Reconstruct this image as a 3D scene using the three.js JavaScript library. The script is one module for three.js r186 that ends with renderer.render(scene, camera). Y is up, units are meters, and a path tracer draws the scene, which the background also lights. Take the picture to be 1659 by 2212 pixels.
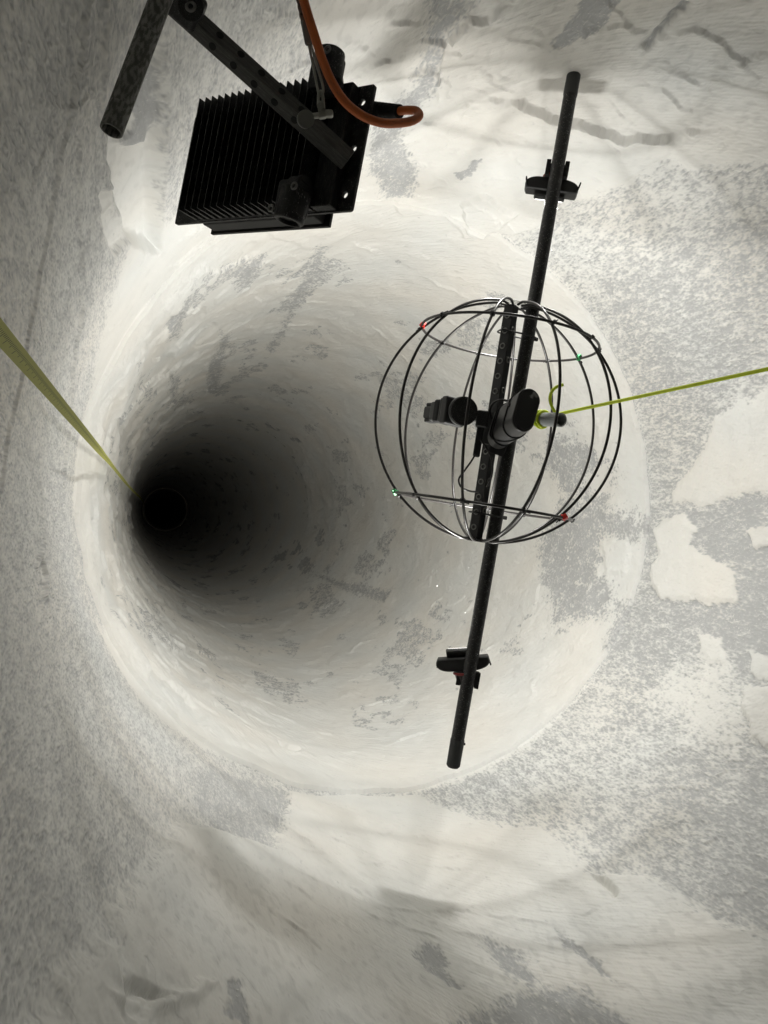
import * as THREE from 'three';
import { ImprovedNoise } from 'three/addons/math/ImprovedNoise.js';
import { RoundedBoxGeometry } from 'three/addons/geometries/RoundedBoxGeometry.js';
import { RectAreaLightUniformsLib } from 'three/addons/lights/RectAreaLightUniformsLib.js';
import { mergeGeometries } from 'three/addons/utils/BufferGeometryUtils.js';

// ───────────────────────── camera, sky, lamps, exposure ─────────────────────────
const V = (x, y, z) => new THREE.Vector3(x, y, z);
const R = 0.68;                                   // radius of the shaft below the rim; the rim lies at y = 0
const scene = new THREE.Scene();
const camera = new THREE.PerspectiveCamera(67.3, 768 / 1024, 0.05, 80);
camera.position.set(-0.541, 1.70, 0.034);
camera.up.set(0, 0, -1);
const TILT = THREE.MathUtils.degToRad(16.8);
camera.lookAt(camera.position.clone().add(V(Math.sin(TILT), -Math.cos(TILT), 0)));
camera.updateMatrixWorld(true);
{ // underground: no daylight comes in, only the dark air above the mouth of the shaft
  const w = 32, h = 16, px = new Float32Array(w * h * 4);
  for (let i = 0; i < w * h; i++) px.set([0.012, 0.012, 0.012, 1], i * 4);
  const sky = new THREE.DataTexture(px, w, h, THREE.RGBAFormat, THREE.FloatType);
  sky.mapping = THREE.EquirectangularReflectionMapping; sky.needsUpdate = true;
  scene.background = sky; scene.environment = sky;
}
RectAreaLightUniformsLib.init();
const LAMP_INTENSITY = 1150, CORE = 1.35;                     // both bar lamps on the pole are lit; the floodlight is off
const LAMP_COLOR = new THREE.Color(1.0, 0.985, 0.94);
const renderer = new THREE.WebGLRenderer({ antialias: true });
renderer.toneMapping = THREE.LinearToneMapping;
renderer.toneMappingExposure = 1;
renderer.shadowMap.enabled = true;

// ───────────────────────── helpers ─────────────────────────
const EX = V(0, 0, 0), EY = V(0, 0, 0), EZ = V(0, 0, 0);
camera.matrixWorld.extractBasis(EX, EY, EZ);      // right, up, towards the viewer
const HALF = Math.tan(THREE.MathUtils.degToRad(67.3 / 2));
const K = 1106 / HALF;
// a measured sight line (photo measured at 1659 x 2212) taken to a real depth in metres
const sight = (x, y) => EX.clone().multiplyScalar((x - 829.5) / K).addScaledVector(EY, (1106 - y) / K).sub(EZ);
const at = (x, y, d) => camera.position.clone().addScaledVector(sight(x, y), d);
const camV = (x, y, z) => EX.clone().multiplyScalar(x).addScaledVector(EY, y).addScaledVector(EZ, -z);
function onWall(x, y) {                           // [angle round the shaft, height]
  const d = sight(x, y), p = camera.position;
  const a = d.x * d.x + d.z * d.z, b = p.x * d.x + p.z * d.z, c = p.x * p.x + p.z * p.z - R * R;
  const t = (-b + Math.sqrt(b * b - a * c)) / a, q = p.clone().addScaledVector(d, t);
  return [Math.atan2(-q.z, q.x), q.y];
}
let seed = 7;
const rnd = () => { seed = (seed * 1664525 + 1013904223) >>> 0; return seed / 4294967296; };
const N = new ImprovedNoise();
const n3 = (x, y, z) => N.noise(x, y, z);
const clamp = THREE.MathUtils.clamp, sstep = (a, b, x) => { const t = clamp((x - a) / (b - a), 0, 1); return t * t * (3 - 2 * t); };
const lerp = THREE.MathUtils.lerp;
const names = {};
const numbered = (n) => { const k = names[n] = (names[n] ?? -1) + 1; return k ? n + '_' + String(k).padStart(3, '0') : n; };
function thing(name, label, category, position, group) {
  const o = new THREE.Group(); o.name = numbered(name);
  if (position) o.position.copy(position);
  o.userData = { label, category }; if (group) o.userData.group = group;
  scene.add(o); o.updateMatrixWorld(true); return o;
}
function part(name, geometry, material, parent, label) { // geometry is given in world metres, stored about its parent
  const m = new THREE.Mesh(geometry, material); m.name = name; m.castShadow = m.receiveShadow = true;
  if (parent) {
    parent.updateWorldMatrix(true, false);
    geometry.applyMatrix4(parent.matrixWorld.clone().invert()); parent.add(m);
  } else scene.add(m);
  if (label) m.userData.label = label;
  return m;
}
function frame(e, near) {                         // matrix whose y axis is e and whose x axis lies near the given vector
  const y = e.clone().normalize(), x = near.clone().addScaledVector(y, -near.dot(y)).normalize(), z = x.clone().cross(y);
  return new THREE.Matrix4().makeBasis(x, y, z);
}
function place(g, origin, e, near) { g.applyMatrix4(frame(e, near).setPosition(origin)); return g; }
function rod(a, b, r, r2 = r, seg = 20, open = false) {
  const d = b.clone().sub(a), g = new THREE.CylinderGeometry(r2, r, d.length(), seg, 1, open);
  return place(g, a.clone().add(b).multiplyScalar(0.5), d, Math.abs(d.clone().normalize().x) < 0.9 ? V(1, 0, 0) : V(0, 0, 1));
}
function tube(points, r, seg = 60, rad = 10, closed = false) {
  return new THREE.TubeGeometry(new THREE.CatmullRomCurve3(points, closed, 'centripetal'), seg, r, rad, closed);
}
function rbox(w, h, d, r, origin, e, near, seg = 2) { return place(new RoundedBoxGeometry(w, h, d, seg, r), origin, e, near); }
function pipe(a, b, ro, ri, seg = 40) {           // a tube with an open bore
  const L = a.distanceTo(b), c = Math.min(0.0012, (ro - ri) * 0.3);
  const g = new THREE.LatheGeometry([[ri, 0], [ro - c, 0], [ro, c], [ro, L - c], [ro - c, L], [ri, L], [ri, 0]].map((p) => new THREE.Vector2(...p)), seg);
  const d = b.clone().sub(a); return place(g, a, d, Math.abs(d.clone().normalize().x) < 0.9 ? V(1, 0, 0) : V(0, 0, 1));
}
const merge = (list) => mergeGeometries(list.map((g) => (g.index ? g.toNonIndexed() : g)).map((g) => { for (const k of Object.keys(g.attributes)) if (!['position', 'normal', 'uv'].includes(k)) g.deleteAttribute(k); return g; }));

// ───────────────────────── materials ─────────────────────────
function speckTexture(base, speck, amount, size, mottle = 0) {
  const W = 512, px = new Uint8Array(W * W * 4);
  for (let j = 0; j < W; j++) for (let i = 0; i < W; i++) {
    const a = i / W * Math.PI * 2, x = Math.cos(a) * size, z = Math.sin(a) * size, y = j / W * size * 6;
    const f = n3(x * 6, y * 6, z * 6) * 0.7 + n3(x * 15, y * 15 + 7, z * 15) * 0.5, m = n3(x * 1.2 + 5, y * 1.2, z * 1.2);
    const s = sstep(amount, amount + 0.18, f + m * 0.22), q = mottle ? sstep(-0.35, 0.45, m + f * 0.5) * mottle : 0;
    for (let c = 0; c < 3; c++) {
      const v = lerp(lerp(base[c], speck[c], q), speck[c], s * 0.8);
      px[(j * W + i) * 4 + c] = 255 * (v <= 0.0031308 ? v * 12.92 : 1.055 * Math.pow(v, 1 / 2.4) - 0.055);
    }
    px[(j * W + i) * 4 + 3] = 255;
  }
  const t = new THREE.DataTexture(px, W, W); t.colorSpace = THREE.SRGBColorSpace; t.wrapS = t.wrapT = THREE.RepeatWrapping;
  t.magFilter = THREE.LinearFilter; t.needsUpdate = true; return t;
}
const lin = (r, g, b) => new THREE.Color().setRGB(r, g, b);
const dustTex = speckTexture([0.012, 0.012, 0.012], [0.32, 0.32, 0.31], 0.36, 1.8);
const dust2Tex = speckTexture([0.008, 0.008, 0.008], [0.26, 0.26, 0.25], 0.38, 2.2, 0.06);
const pipeTex = speckTexture([0.10, 0.10, 0.09], [0.42, 0.42, 0.39], 0.40, 1.6, 0.55);
const again = (t, u, v) => { const c = t.clone(); c.repeat.set(u, v); c.needsUpdate = true; return c; };
const M = {
  black: new THREE.MeshStandardMaterial({ color: lin(0.012, 0.012, 0.012), roughness: 0.55 }),
  matt: new THREE.MeshStandardMaterial({ color: lin(0.010, 0.010, 0.010), roughness: 0.8 }),
  dusty: new THREE.MeshStandardMaterial({ map: dustTex, roughness: 0.55 }),
  fins: new THREE.MeshStandardMaterial({ map: again(dust2Tex, 9, 9), roughness: 0.5, metalness: 0.1 }),
  rod: new THREE.MeshStandardMaterial({ map: again(dustTex, 1, 9), roughness: 0.5 }),
  finned: new THREE.MeshStandardMaterial({ map: dust2Tex, roughness: 0.6, metalness: 0.1 }),
  arm: new THREE.MeshStandardMaterial({ map: speckTexture([0.06, 0.06, 0.056], [0.3, 0.3, 0.28], 0.44, 1.8, 0.15), roughness: 0.65 }),
  grimy: new THREE.MeshStandardMaterial({ map: again(pipeTex, 2, 14), roughness: 0.75 }),
  tape: new THREE.MeshStandardMaterial({ color: lin(0.045, 0.047, 0.047), roughness: 0.7 }),
  wire: new THREE.MeshStandardMaterial({ color: lin(0.022, 0.02, 0.019), roughness: 0.32, metalness: 0.2 }),
  steel: new THREE.MeshStandardMaterial({ color: lin(0.32, 0.32, 0.29), roughness: 0.38, metalness: 0.7 }),
  zinc: new THREE.MeshStandardMaterial({ color: lin(0.2, 0.2, 0.19), roughness: 0.45, metalness: 0.5 }),
  orange: new THREE.MeshStandardMaterial({ map: speckTexture([0.72, 0.18, 0.04], [0.2, 0.08, 0.045], 0.42, 1.4, 0.25), roughness: 0.5 }),
  green: new THREE.MeshStandardMaterial({ color: lin(0.82, 0.98, 0.06), roughness: 0.6 }),
  pvc: new THREE.MeshStandardMaterial({ color: lin(0.42, 0.44, 0.44), roughness: 0.35 }),
  red: new THREE.MeshStandardMaterial({ color: lin(0.75, 0.03, 0.015), roughness: 0.4 }),
  tieGreen: new THREE.MeshStandardMaterial({ color: lin(0.015, 0.25, 0.07), roughness: 0.4 }),
  darkRed: new THREE.MeshStandardMaterial({ color: lin(0.22, 0.012, 0.01), roughness: 0.4 }),
  clear: new THREE.MeshPhysicalMaterial({ color: lin(0.8, 0.8, 0.78), roughness: 0.25, transmission: 0.55, thickness: 0 }),
  glow: new THREE.MeshStandardMaterial({ color: lin(0.8, 0.8, 0.8), emissive: lin(1, 0.985, 0.94), emissiveIntensity: 3, roughness: 0.4 }),
  glass: new THREE.MeshStandardMaterial({ color: lin(0.05, 0.05, 0.05), roughness: 0.1 }),
  grey: new THREE.MeshStandardMaterial({ color: lin(0.05, 0.052, 0.05), roughness: 0.6 }),
};

// ───────────────────────── the shaft wall: a field of crust and bare stone ─────────────────────────
const Y0 = -3.2, Y1 = 1.5, CELL = 0.003, TAU = Math.PI * 2;
const GW = Math.round(TAU * R / CELL), GH = Math.round((Y1 - Y0) / CELL);
const fD = new Float32Array(GW * GH), fH = new Float32Array(GW * GH);
const rad0 = (d) => d * Math.PI / 180;
const toS = (a) => a * R;
for (let j = 0; j < GH; j++) for (let i = 0; i < GW; i++) {
  const a = i / GW * TAU, y = Y0 + j * CELL, X = Math.cos(a) * R, U = Math.sin(a) * R;
  let d, h = 0;
  if (y > 0) {
    const left = sstep(0.15, -0.25, X + 0.2), top = sstep(0.3, 0.6, U) * (1 - left);
    d = lerp(-0.03, 0.04, left) + top * 0.25 + n3(X * 3, y * 2, U * 3) * 0.28;
  } else {                                        // smooth crust with bare patches, more of them on the far side
    const n = n3(X * 6 + 3, y * 2.6, U * 6) + 0.6 * n3(X * 14, y * 6 + 9, U * 14) + 0.45 * n3(X * 30, y * 14 + 2, U * 30) + 0.3 * n3(X * 62, y * 34, U * 62 + 6);
    const where = 0.12 + 0.3 * n3(X * 1.7 + 9, y * 1.1, U * 1.7);
    d = 1.1 - 1.75 * sstep(0.16, 0.62, n + where * 0.55 - 0.1);
    d = Math.max(d, 1.2 * sstep(-0.16, -0.03, y));
    const cr = n3(X * 9, y * 6, U * 9) + 0.5 * n3(X * 21, y * 14, U * 21 + 3); h += 0.004 * sstep(-0.25, 0.3, cr) + 0.0022 * sstep(0.38, 0.46, cr);
    const lumps = sstep(0.1, -0.55, X) * sstep(0, -0.12, y);
    h += lumps * 0.012 * sstep(-0.06, 0.06, n3(X * 6, y * 4, U * 6)) + lumps * 0.006 * sstep(0.02, 0.14, n3(X * 11 + 2, y * 7, U * 11));
  }
  h += 0.010 * n3(X * 2.2 + 1, y * 2.2, U * 2.2) + 0.004 * n3(X * 7, y * 5 + 3, U * 7);
  fD[j * GW + i] = d; fH[j * GW + i] = h;
}
function unwrap(points) {                         // photo-measured outline, carried to the wall as metres round and metres up
  let last = null;
  return points.map(([x, y]) => {
    let [a, h] = onWall(x, y);
    if (last !== null) { while (a - last > Math.PI) a -= TAU; while (a - last < -Math.PI) a += TAU; }
    last = a; return [toS(a), h];
  });
}
function cells(box, pad, visit) {
  const i0 = Math.floor((box[0] - pad) / CELL), i1 = Math.ceil((box[2] + pad) / CELL), j0 = Math.max(0, Math.floor((box[1] - pad - Y0) / CELL)), j1 = Math.min(GH - 1, Math.ceil((box[3] + pad - Y0) / CELL));
  for (let j = j0; j <= j1; j++) for (let i = i0; i <= i1; i++) visit(i * CELL * (TAU * R / (GW * CELL)), Y0 + j * CELL, j * GW + ((i % GW) + GW) % GW);
}
const bounds = (q) => [Math.min(...q.map((p) => p[0])), Math.min(...q.map((p) => p[1])), Math.max(...q.map((p) => p[0])), Math.max(...q.map((p) => p[1]))];
function segment(px, py, a, b) {
  const vx = b[0] - a[0], vy = b[1] - a[1], t = clamp(((px - a[0]) * vx + (py - a[1]) * vy) / (vx * vx + vy * vy + 1e-12), 0, 1);
  return [Math.hypot(px - a[0] - t * vx, py - a[1] - t * vy), vx * (py - a[1]) - vy * (px - a[0])];
}
function patch(points, value, soft = 0.008, high = 0, softHigh = soft) { // soft: width of the edge in metres
  const q = unwrap(points);
  cells(bounds(q), Math.max(soft, softHigh) * 1.5, (s, y, k) => {
    let d = 1e9, inside = false;
    for (let m = 0, n = q.length - 1; m < q.length; n = m++) {
      d = Math.min(d, segment(s, y, q[n], q[m])[0]);
      if ((q[m][1] > y) !== (q[n][1] > y) && s < (q[n][0] - q[m][0]) * (y - q[m][1]) / (q[n][1] - q[m][1]) + q[m][0]) inside = !inside;
    }
    if (inside) d = -d;
    if (value !== null) fD[k] = lerp(fD[k], value, sstep(soft, -soft, d));
    if (high) fH[k] += high * sstep(softHigh, -softHigh, d);
  });
}
function ledge(points, high, fade, sign = 1) {    // a broken step: the wall stands proud below the line and falls back to the surface
  const q = unwrap(points);
  cells(bounds(q), fade * 2.2, (s, y, k) => {
    let best = 1e9, side = 0, end = 1;
    for (let m = 1; m < q.length; m++) {
      const [d, c] = segment(s, y, q[m - 1], q[m]);
      if (d < best) { best = d; side = (q[m][0] > q[m - 1][0] ? c : -c); }
    }
    const e = Math.min(Math.hypot(s - q[0][0], y - q[0][1]), Math.hypot(s - q.at(-1)[0], y - q.at(-1)[1]));
    end = sstep(0, fade * 0.8, e);
    if (side * sign < 0) fH[k] += high * end * Math.exp(-best / fade) * sstep(-0.001, 0.003, best);
  });
}
// foot of the picture: a thick plaster-like crust
patch([[904, 1713], [949, 1741], [1079, 1786], [1159, 1781], [1204, 1811], [1264, 1871], [1384, 1886], [1529, 1971], [1720, 2055], [1720, 2300], [40, 2300], [85, 2212], [155, 2161], [165, 2101], [215, 2046], [280, 1951], [370, 1816], [400, 1766], [480, 1786], [595, 1830], [615, 1781], [625, 1706], [760, 1716]], 0.95, 0.03, 0.008, 0.010);
patch([[450, 1641], [620, 1704], [612, 1781], [565, 1786], [595, 1828], [550, 1811], [480, 1786], [435, 1736], [425, 1676]], -0.42, 0.02);
patch([[899, 2046], [929, 2021], [949, 2036], [994, 2121], [969, 2121], [929, 2091]], -0.6, 0.014, -0.003);
patch([[1019, 2006], [1049, 2011], [1139, 2051], [1179, 2111], [1264, 2126], [1329, 2166], [1369, 2212], [1380, 2260], [979, 2260], [979, 2212], [1054, 2161], [1149, 2126], [1089, 2081]], -0.5, 0.03, -0.003);
patch([[1179, 1976], [1239, 2021], [1299, 2076], [1329, 2113], [1279, 2081], [1219, 2026]], -0.6, 0.012, -0.003);
patch([[490, 2121], [530, 2121], [535, 2211], [492, 2191]], -0.8, 0.008);
patch([[272, 2125], [300, 2117], [345, 2128], [378, 2148], [340, 2162], [312, 2181], [274, 2172]], null, 0.01, -0.011, 0.005);
patch([[286, 2142], [318, 2136], [334, 2150], [312, 2160], [292, 2157]], null, 0.01, 0.006, 0.005);
patch([[240, 2150], [275, 2180], [330, 2185], [420, 2160], [470, 2130], [440, 2120], [390, 2138]], null, 0.01, 0.006, 0.006);
patch([[1280, 1878], [1300, 1885], [1336, 1922], [1326, 1927]], null, 0.004, -0.02, 0.004);
ledge([[250, 2030], [262, 2120], [272, 2180]], 0.01, 0.03, -1);
// right-hand side
patch([[1230, 1070], [1300, 1090], [1340, 1100], [1400, 1105], [1415, 1150], [1380, 1180], [1310, 1165], [1300, 1240], [1330, 1290], [1300, 1340], [1210, 1350], [1190, 1250], [1180, 1180]], -0.42, 0.05);
patch([[1460, 1095], [1540, 1090], [1580, 1070], [1659, 1062], [1720, 1062], [1720, 1480], [1659, 1470], [1600, 1440], [1560, 1500], [1540, 1400], [1480, 1350], [1410, 1310], [1430, 1295], [1590, 1300], [1590, 1240], [1520, 1195], [1490, 1170], [1500, 1140]], -0.45, 0.05);
patch([[1330, 1290], [1480, 1320], [1540, 1420], [1420, 1470], [1300, 1400]], -0.25, 0.04);
patch([[1405, 1144], [1451, 1111], [1478, 1114], [1498, 1141], [1484, 1180], [1524, 1204], [1573, 1227], [1587, 1260], [1590, 1299], [1491, 1296], [1425, 1289], [1402, 1260], [1405, 1217], [1422, 1196]], 1.6, 0.006, 0.010, 0.012);
patch([[1309, 1174], [1352, 1169], [1369, 1190], [1352, 1240], [1323, 1237]], 1.4, 0.006, 0.006);
patch([[1720, 820], [1659, 842], [1602, 871], [1544, 903], [1525, 954], [1512, 989], [1467, 1040], [1448, 1066], [1451, 1085], [1528, 1088], [1576, 1066], [1659, 1056], [1720, 1056]], 1.3, 0.012, 0.007);
patch([[1606, 1151], [1640, 1141], [1720, 1138], [1720, 1190], [1630, 1180]], 1.4, 0.006, 0.008);
patch([[1613, 1487], [1720, 1480], [1720, 1650], [1623, 1590], [1603, 1524]], 1.4, 0.008, 0.01);
patch([[1507, 1375], [1554, 1378], [1567, 1428], [1530, 1425], [1511, 1402]], 1.2, 0.01, 0.005);
patch([[1616, 1408], [1720, 1430], [1720, 1478], [1636, 1467], [1623, 1441]], 1.2, 0.008, 0.006);
patch([[1440, 1440], [1560, 1420], [1600, 1510], [1590, 1620], [1480, 1580], [1400, 1500]], 0.5, 0.05);
patch([[1300, 560], [1500, 600], [1600, 780], [1480, 860], [1400, 900], [1300, 700]], -0.18, 0.08);
// head of the picture
patch([[640, -60], [1740, -60], [1740, 345], [1470, 370], [1446, 338], [1347, 400], [1274, 432], [1212, 437], [1150, 500], [1110, 512], [1010, 505], [960, 462], [870, 462], [850, 438], [760, 440], [700, 300], [690, 100]], 1.05, 0.016, 0.007, 0.005);
patch([[931, -20], [1025, 10], [973, 78], [947, 146], [947, 187], [900, 250], [869, 296], [905, 374], [890, 432], [827, 432], [796, 364], [796, 291], [848, 224], [884, 192], [916, 104]], -0.42, 0.026, -0.003);
patch([[983, 374], [1040, 338], [1043, 350], [1004, 390]], -0.7, 0.008);
patch([[1264, -10], [1350, -20], [1300, 55], [1240, 95], [1190, 110], [1195, 85]], -0.7, 0.012);
patch([[1384, 100], [1478, 4], [1490, 10], [1402, 108]], -0.5, 0.006, -0.012, 0.006);
patch([[996, 442], [1046, 421], [1092, 455], [1118, 463], [1092, 484], [1046, 510], [1014, 494]], 1.3, 0.006, 0.012, 0.006);
ledge([[1098, 216], [1129, 218], [1170, 244], [1191, 255], [1238, 268], [1295, 289], [1352, 307], [1373, 302], [1430, 302], [1467, 296]], 0.020, 0.030);
ledge([[947, 187], [947, 151], [968, 94], [1014, 36], [1056, 31], [1087, 5]], 0.012, 0.03);
ledge([[985, 265], [1010, 230], [1040, 225]], 0.006, 0.02);
ledge([[1040, 395], [1070, 380], [1100, 385]], 0.006, 0.02);
ledge([[1440, 75], [1500, 60], [1600, 140], [1660, 110]], 0.007, 0.03);
// left-hand side: a pocket broken out of the wall and long seams round it
patch([[363, 50], [373, 231], [370, 300], [363, 363], [356, 554], [330, 545], [297, 528], [277, 446], [262, 363], [264, 314], [297, 198], [330, 90]], 1.3, 0.006, -0.032, 0.010);
patch([[347, 191], [370, 185], [371, 281], [352, 350], [297, 356], [330, 323]], -1.0, 0.006, 0.010, 0.008);
patch([[238, 429], [266, 428], [290, 528], [257, 561], [238, 495]], 0.9, 0.008, -0.014, 0.008);
ledge([[211, -10], [191, 142], [165, 264], [142, 396], [125, 495], [99, 610], [79, 710], [60, 820], [30, 960], [5, 1130], [-30, 1300]], 0.0042, 0.02);
ledge([[240, -10], [238, 90], [228, 200], [226, 260]], 0.005, 0.02);
ledge([[185, 300], [184, 420], [190, 560], [186, 627]], 0.004, 0.03);
ledge([[190, 660], [176, 760], [168, 900], [150, 1060]], 0.006, 0.03);
ledge([[106, 1160], [98, 1200], [112, 1240], [108, 1280]], 0.008, 0.03);
// in the shaft: bare patches on the far side
for (const q of [
  [[355, 695], [384, 637], [427, 605], [405, 650], [391, 716], [359, 724]], [[366, 774], [398, 788], [388, 835], [370, 824]],
  [[481, 680], [514, 691], [503, 745], [510, 763], [503, 814], [471, 810], [463, 760], [485, 731]], [[496, 572], [564, 540], [572, 554], [557, 583], [517, 605]],
  [[690, 508], [730, 500], [712, 551], [679, 605], [665, 641], [643, 695], [625, 734], [600, 724], [625, 688], [651, 616]], [[1210, 940], [1300, 960], [1310, 1010], [1250, 1080], [1190, 1000]],
  [[1060, 610], [1112, 592], [1105, 640], [1070, 655]], [[720, 1255], [800, 1275], [900, 1290], [880, 1320], [800, 1300]],
]) patch(q, -0.35, 0.035);
patch([[300, 520], [560, 480], [1000, 530], [1200, 640], [1330, 900], [1300, 930], [1120, 640], [900, 560], [560, 540], [330, 640], [230, 900], [190, 1150], [175, 1100], [210, 850]], 1.3, 0.03);
patch([[230, 1350], [330, 1520], [500, 1630], [700, 1690], [950, 1690], [1150, 1590], [1290, 1380], [1180, 1400], [1000, 1560], [760, 1600], [500, 1560], [330, 1400]], 1.3, 0.04);
patch([[604, 1612], [625, 1622], [656, 1630], [640, 1634], [618, 1630]], null, 0.003, -0.012, 0.004);

// small flaked edges left by the digging, scattered over the crusted parts of the mouth
{
  const flake = (a, y, len, turn, high) => {
    const q = []; let s = a * R, h = y, t = turn;
    for (let k = 0; k < 6; k++) { q.push([s, h]); s += Math.cos(t) * len / 5; h += Math.sin(t) * len / 5; t += (rnd() - 0.5) * 1.3; }
    cells(bounds(q), 0.04, (cs, cy, k) => {
      let best = 1e9, side = 0;
      for (let m = 1; m < q.length; m++) { const [d, c] = segment(cs, cy, q[m - 1], q[m]); if (d < best) { best = d; side = c; } }
      const e = Math.min(Math.hypot(cs - q[0][0], cy - q[0][1]), Math.hypot(cs - q[5][0], cy - q[5][1]));
      if (side < 0) fH[k] += high * sstep(0, 0.014, e) * Math.exp(-best / 0.011) * sstep(-0.001, 0.003, best);
    });
  };
  for (let i = 0; i < 110; i++) flake(rad0(62 + rnd() * 70), 0.05 + rnd() * 0.75, 0.02 + rnd() * 0.06, (rnd() < 0.5 ? 0 : 0.6) + (rnd() - 0.5) * 0.9, 0.003 + rnd() * 0.006);
  for (let i = 0; i < 90; i++) flake(rad0(-125 + rnd() * 75), 0.08 + rnd() * 0.65, 0.02 + rnd() * 0.05, 0.5 + (rnd() - 0.5) * 0.9, 0.002 + rnd() * 0.004);
  for (let i = 0; i < 90; i++) flake(rad0(rnd() * 360), -0.05 - rnd() * 1.4, 0.03 + rnd() * 0.08, (rnd() - 0.5) * 1.2, 0.003 + rnd() * 0.006);
  for (let i = 0; i < 24; i++) flake(rad0(140 + rnd() * 70), 0.05 + rnd() * 1.0, 0.03 + rnd() * 0.08, (rnd() - 0.5) * 0.8, 0.0015 + rnd() * 0.002);
}

function sample(f, s, y) {                        // bilinear, round the shaft
  let u = s / (TAU * R) * GW, v = (y - Y0) / CELL; u = ((u % GW) + GW) % GW; v = clamp(v, 0, GH - 1.001);
  const i = Math.floor(u), j = Math.floor(v), a = u - i, b = v - j, k = (i + 1) % GW;
  return lerp(lerp(f[j * GW + i], f[j * GW + k], a), lerp(f[(j + 1) * GW + i], f[(j + 1) * GW + k], a), b);
}
function surface(a, y) {                          // [crust 0..1, height of the coarse form, fine relief, grain]
  const X = Math.cos(a) * R, U = Math.sin(a) * R, shaft = sstep(0.004, -0.004, y);
  const w1 = n3(X * 24, y * 24, U * 24), w2 = n3(X * 24 + 40, y * 24, U * 24 + 9), w3 = n3(X * 70, y * 70, U * 70), w4 = n3(X * 70 + 9, y * 70, U * 70 + 4);
  const s = a * R + w1 * 0.010 + w3 * 0.004, yy = y + w2 * 0.010 + w4 * 0.004, side = y > 0 ? Math.max(yy, 0.003) : Math.min(yy, -0.003);
  const D0 = sample(fD, s, side), H = sample(fH, a * R + w1 * 0.006, side);
  const deep = sstep(-2.4, -2.9, y), left = y > 0 ? sstep(0.1, -0.25, X + 0.2) : 0, stretch = lerp(lerp(0.38, 0.26, left), 0.8, shaft), fine = lerp(lerp(1.25, 1.9, left), 1, shaft);
  const f = n3(X * 150 * fine, y * 150 * fine * stretch, U * 150 * fine) * 0.62 + n3(X * 300 * fine, y * 300 * fine * stretch, U * 300 * fine + 5) * 0.5 + n3(X * 52 * fine, y * 46 * fine * stretch, U * 52 * fine + 8) * 0.42;
  const soft = lerp(lerp(0.50, 0.72, left), 0.40, shaft);
  const D = deep > 0 ? lerp(D0, 1.1 - 1.7 * sstep(0.25, 0.7, n3(X * 6 + 3, y * 3, U * 6) + 0.6 * n3(X * 14, y * 8, U * 14) + 0.4 * w1), deep) : D0;
  let crust = sstep(-soft, soft, D + f * lerp(1, 1.25, shaft));
  crust = Math.max(crust, 0.7 * sstep(0.42, 0.6, n3(X * 330, y * 300, U * 330) + 0.25 * w1));
  const along = (X + y) * 0.7071, across = (X - y) * 0.7071;
  const streak = (n3(along * 12, across * 90, U * 90) * 0.5 + n3(along * 30 + 4, across * 200, U * 200) * 0.5) * (1 - 0.85 * left);
  const chips = sstep(0.42, 0.55, n3(along * 22, across * 46 + 3, U * 46 + 2) + 0.3 * w3);
  return [crust, H, f, streak, chips, w1];
}
const WHITE = [0.89, 0.88, 0.845], STONE = [0.55, 0.555, 0.55];
function skin(a0, a1, y0, y1, W, H) {
  const px = new Uint8Array(W * H * 4), bp = new Float32Array(W * H * 4);
  for (let j = 0; j < H; j++) for (let i = 0; i < W; i++) {
    const a = lerp(a0, a1, (i + 0.5) / W), y = lerp(y0, y1, (j + 0.5) / H), [c, , f, st, ch, w] = surface(a, y), k = (j * W + i) * 4;
    const X = Math.cos(a) * R, U = Math.sin(a) * R, big = n3(X * 3 + 11, y * 3, U * 3), warm = n3(X * 5, y * 5 + 30, U * 5), mouth = sstep(0.3, 0.75, y) * (0.10 * sstep(0.05, 0.5, n3(X * 90, y * 40, U * 90)) + 0.07 * sstep(-0.3, 0.4, n3(X * 14, y * 9, U * 14)));
    for (let q = 0; q < 3; q++) {
      const white = WHITE[q] * (1 + 0.05 * big + 0.03 * w - 0.03 * ch - mouth + (q - 1) * -0.03 * warm), stone = STONE[q] * (1 + 0.10 * f + 0.08 * big + (q === 2 ? 0.015 : 0));
      const v = clamp(lerp(stone, white, c), 0, 1);
      px[k + q] = 255 * (1.055 * Math.pow(v, 1 / 2.4) - 0.055);
    }
    px[k + 3] = 255;
    const b = 0.5 + c * 0.09 + f * 0.10 * (1 - c * 0.5) + st * 0.15 * c - ch * 0.06 * c;
    bp[k] = bp[k + 1] = bp[k + 2] = b; bp[k + 3] = 1;
  }
  const map = new THREE.DataTexture(px, W, H); map.colorSpace = THREE.SRGBColorSpace;
  const bump = new THREE.DataTexture(bp, W, H, THREE.RGBAFormat, THREE.FloatType);
  for (const t of [map, bump]) { t.magFilter = t.minFilter = THREE.LinearFilter; t.wrapS = t.wrapT = THREE.ClampToEdgeWrapping; t.needsUpdate = true; }
  return new THREE.MeshStandardMaterial({ map, bumpMap: bump, bumpScale: 0.011, roughness: 0.92 });
}
const DEEP = 9, TAPER = 0.041;
const A0 = THREE.MathUtils.degToRad(-165);
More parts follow.
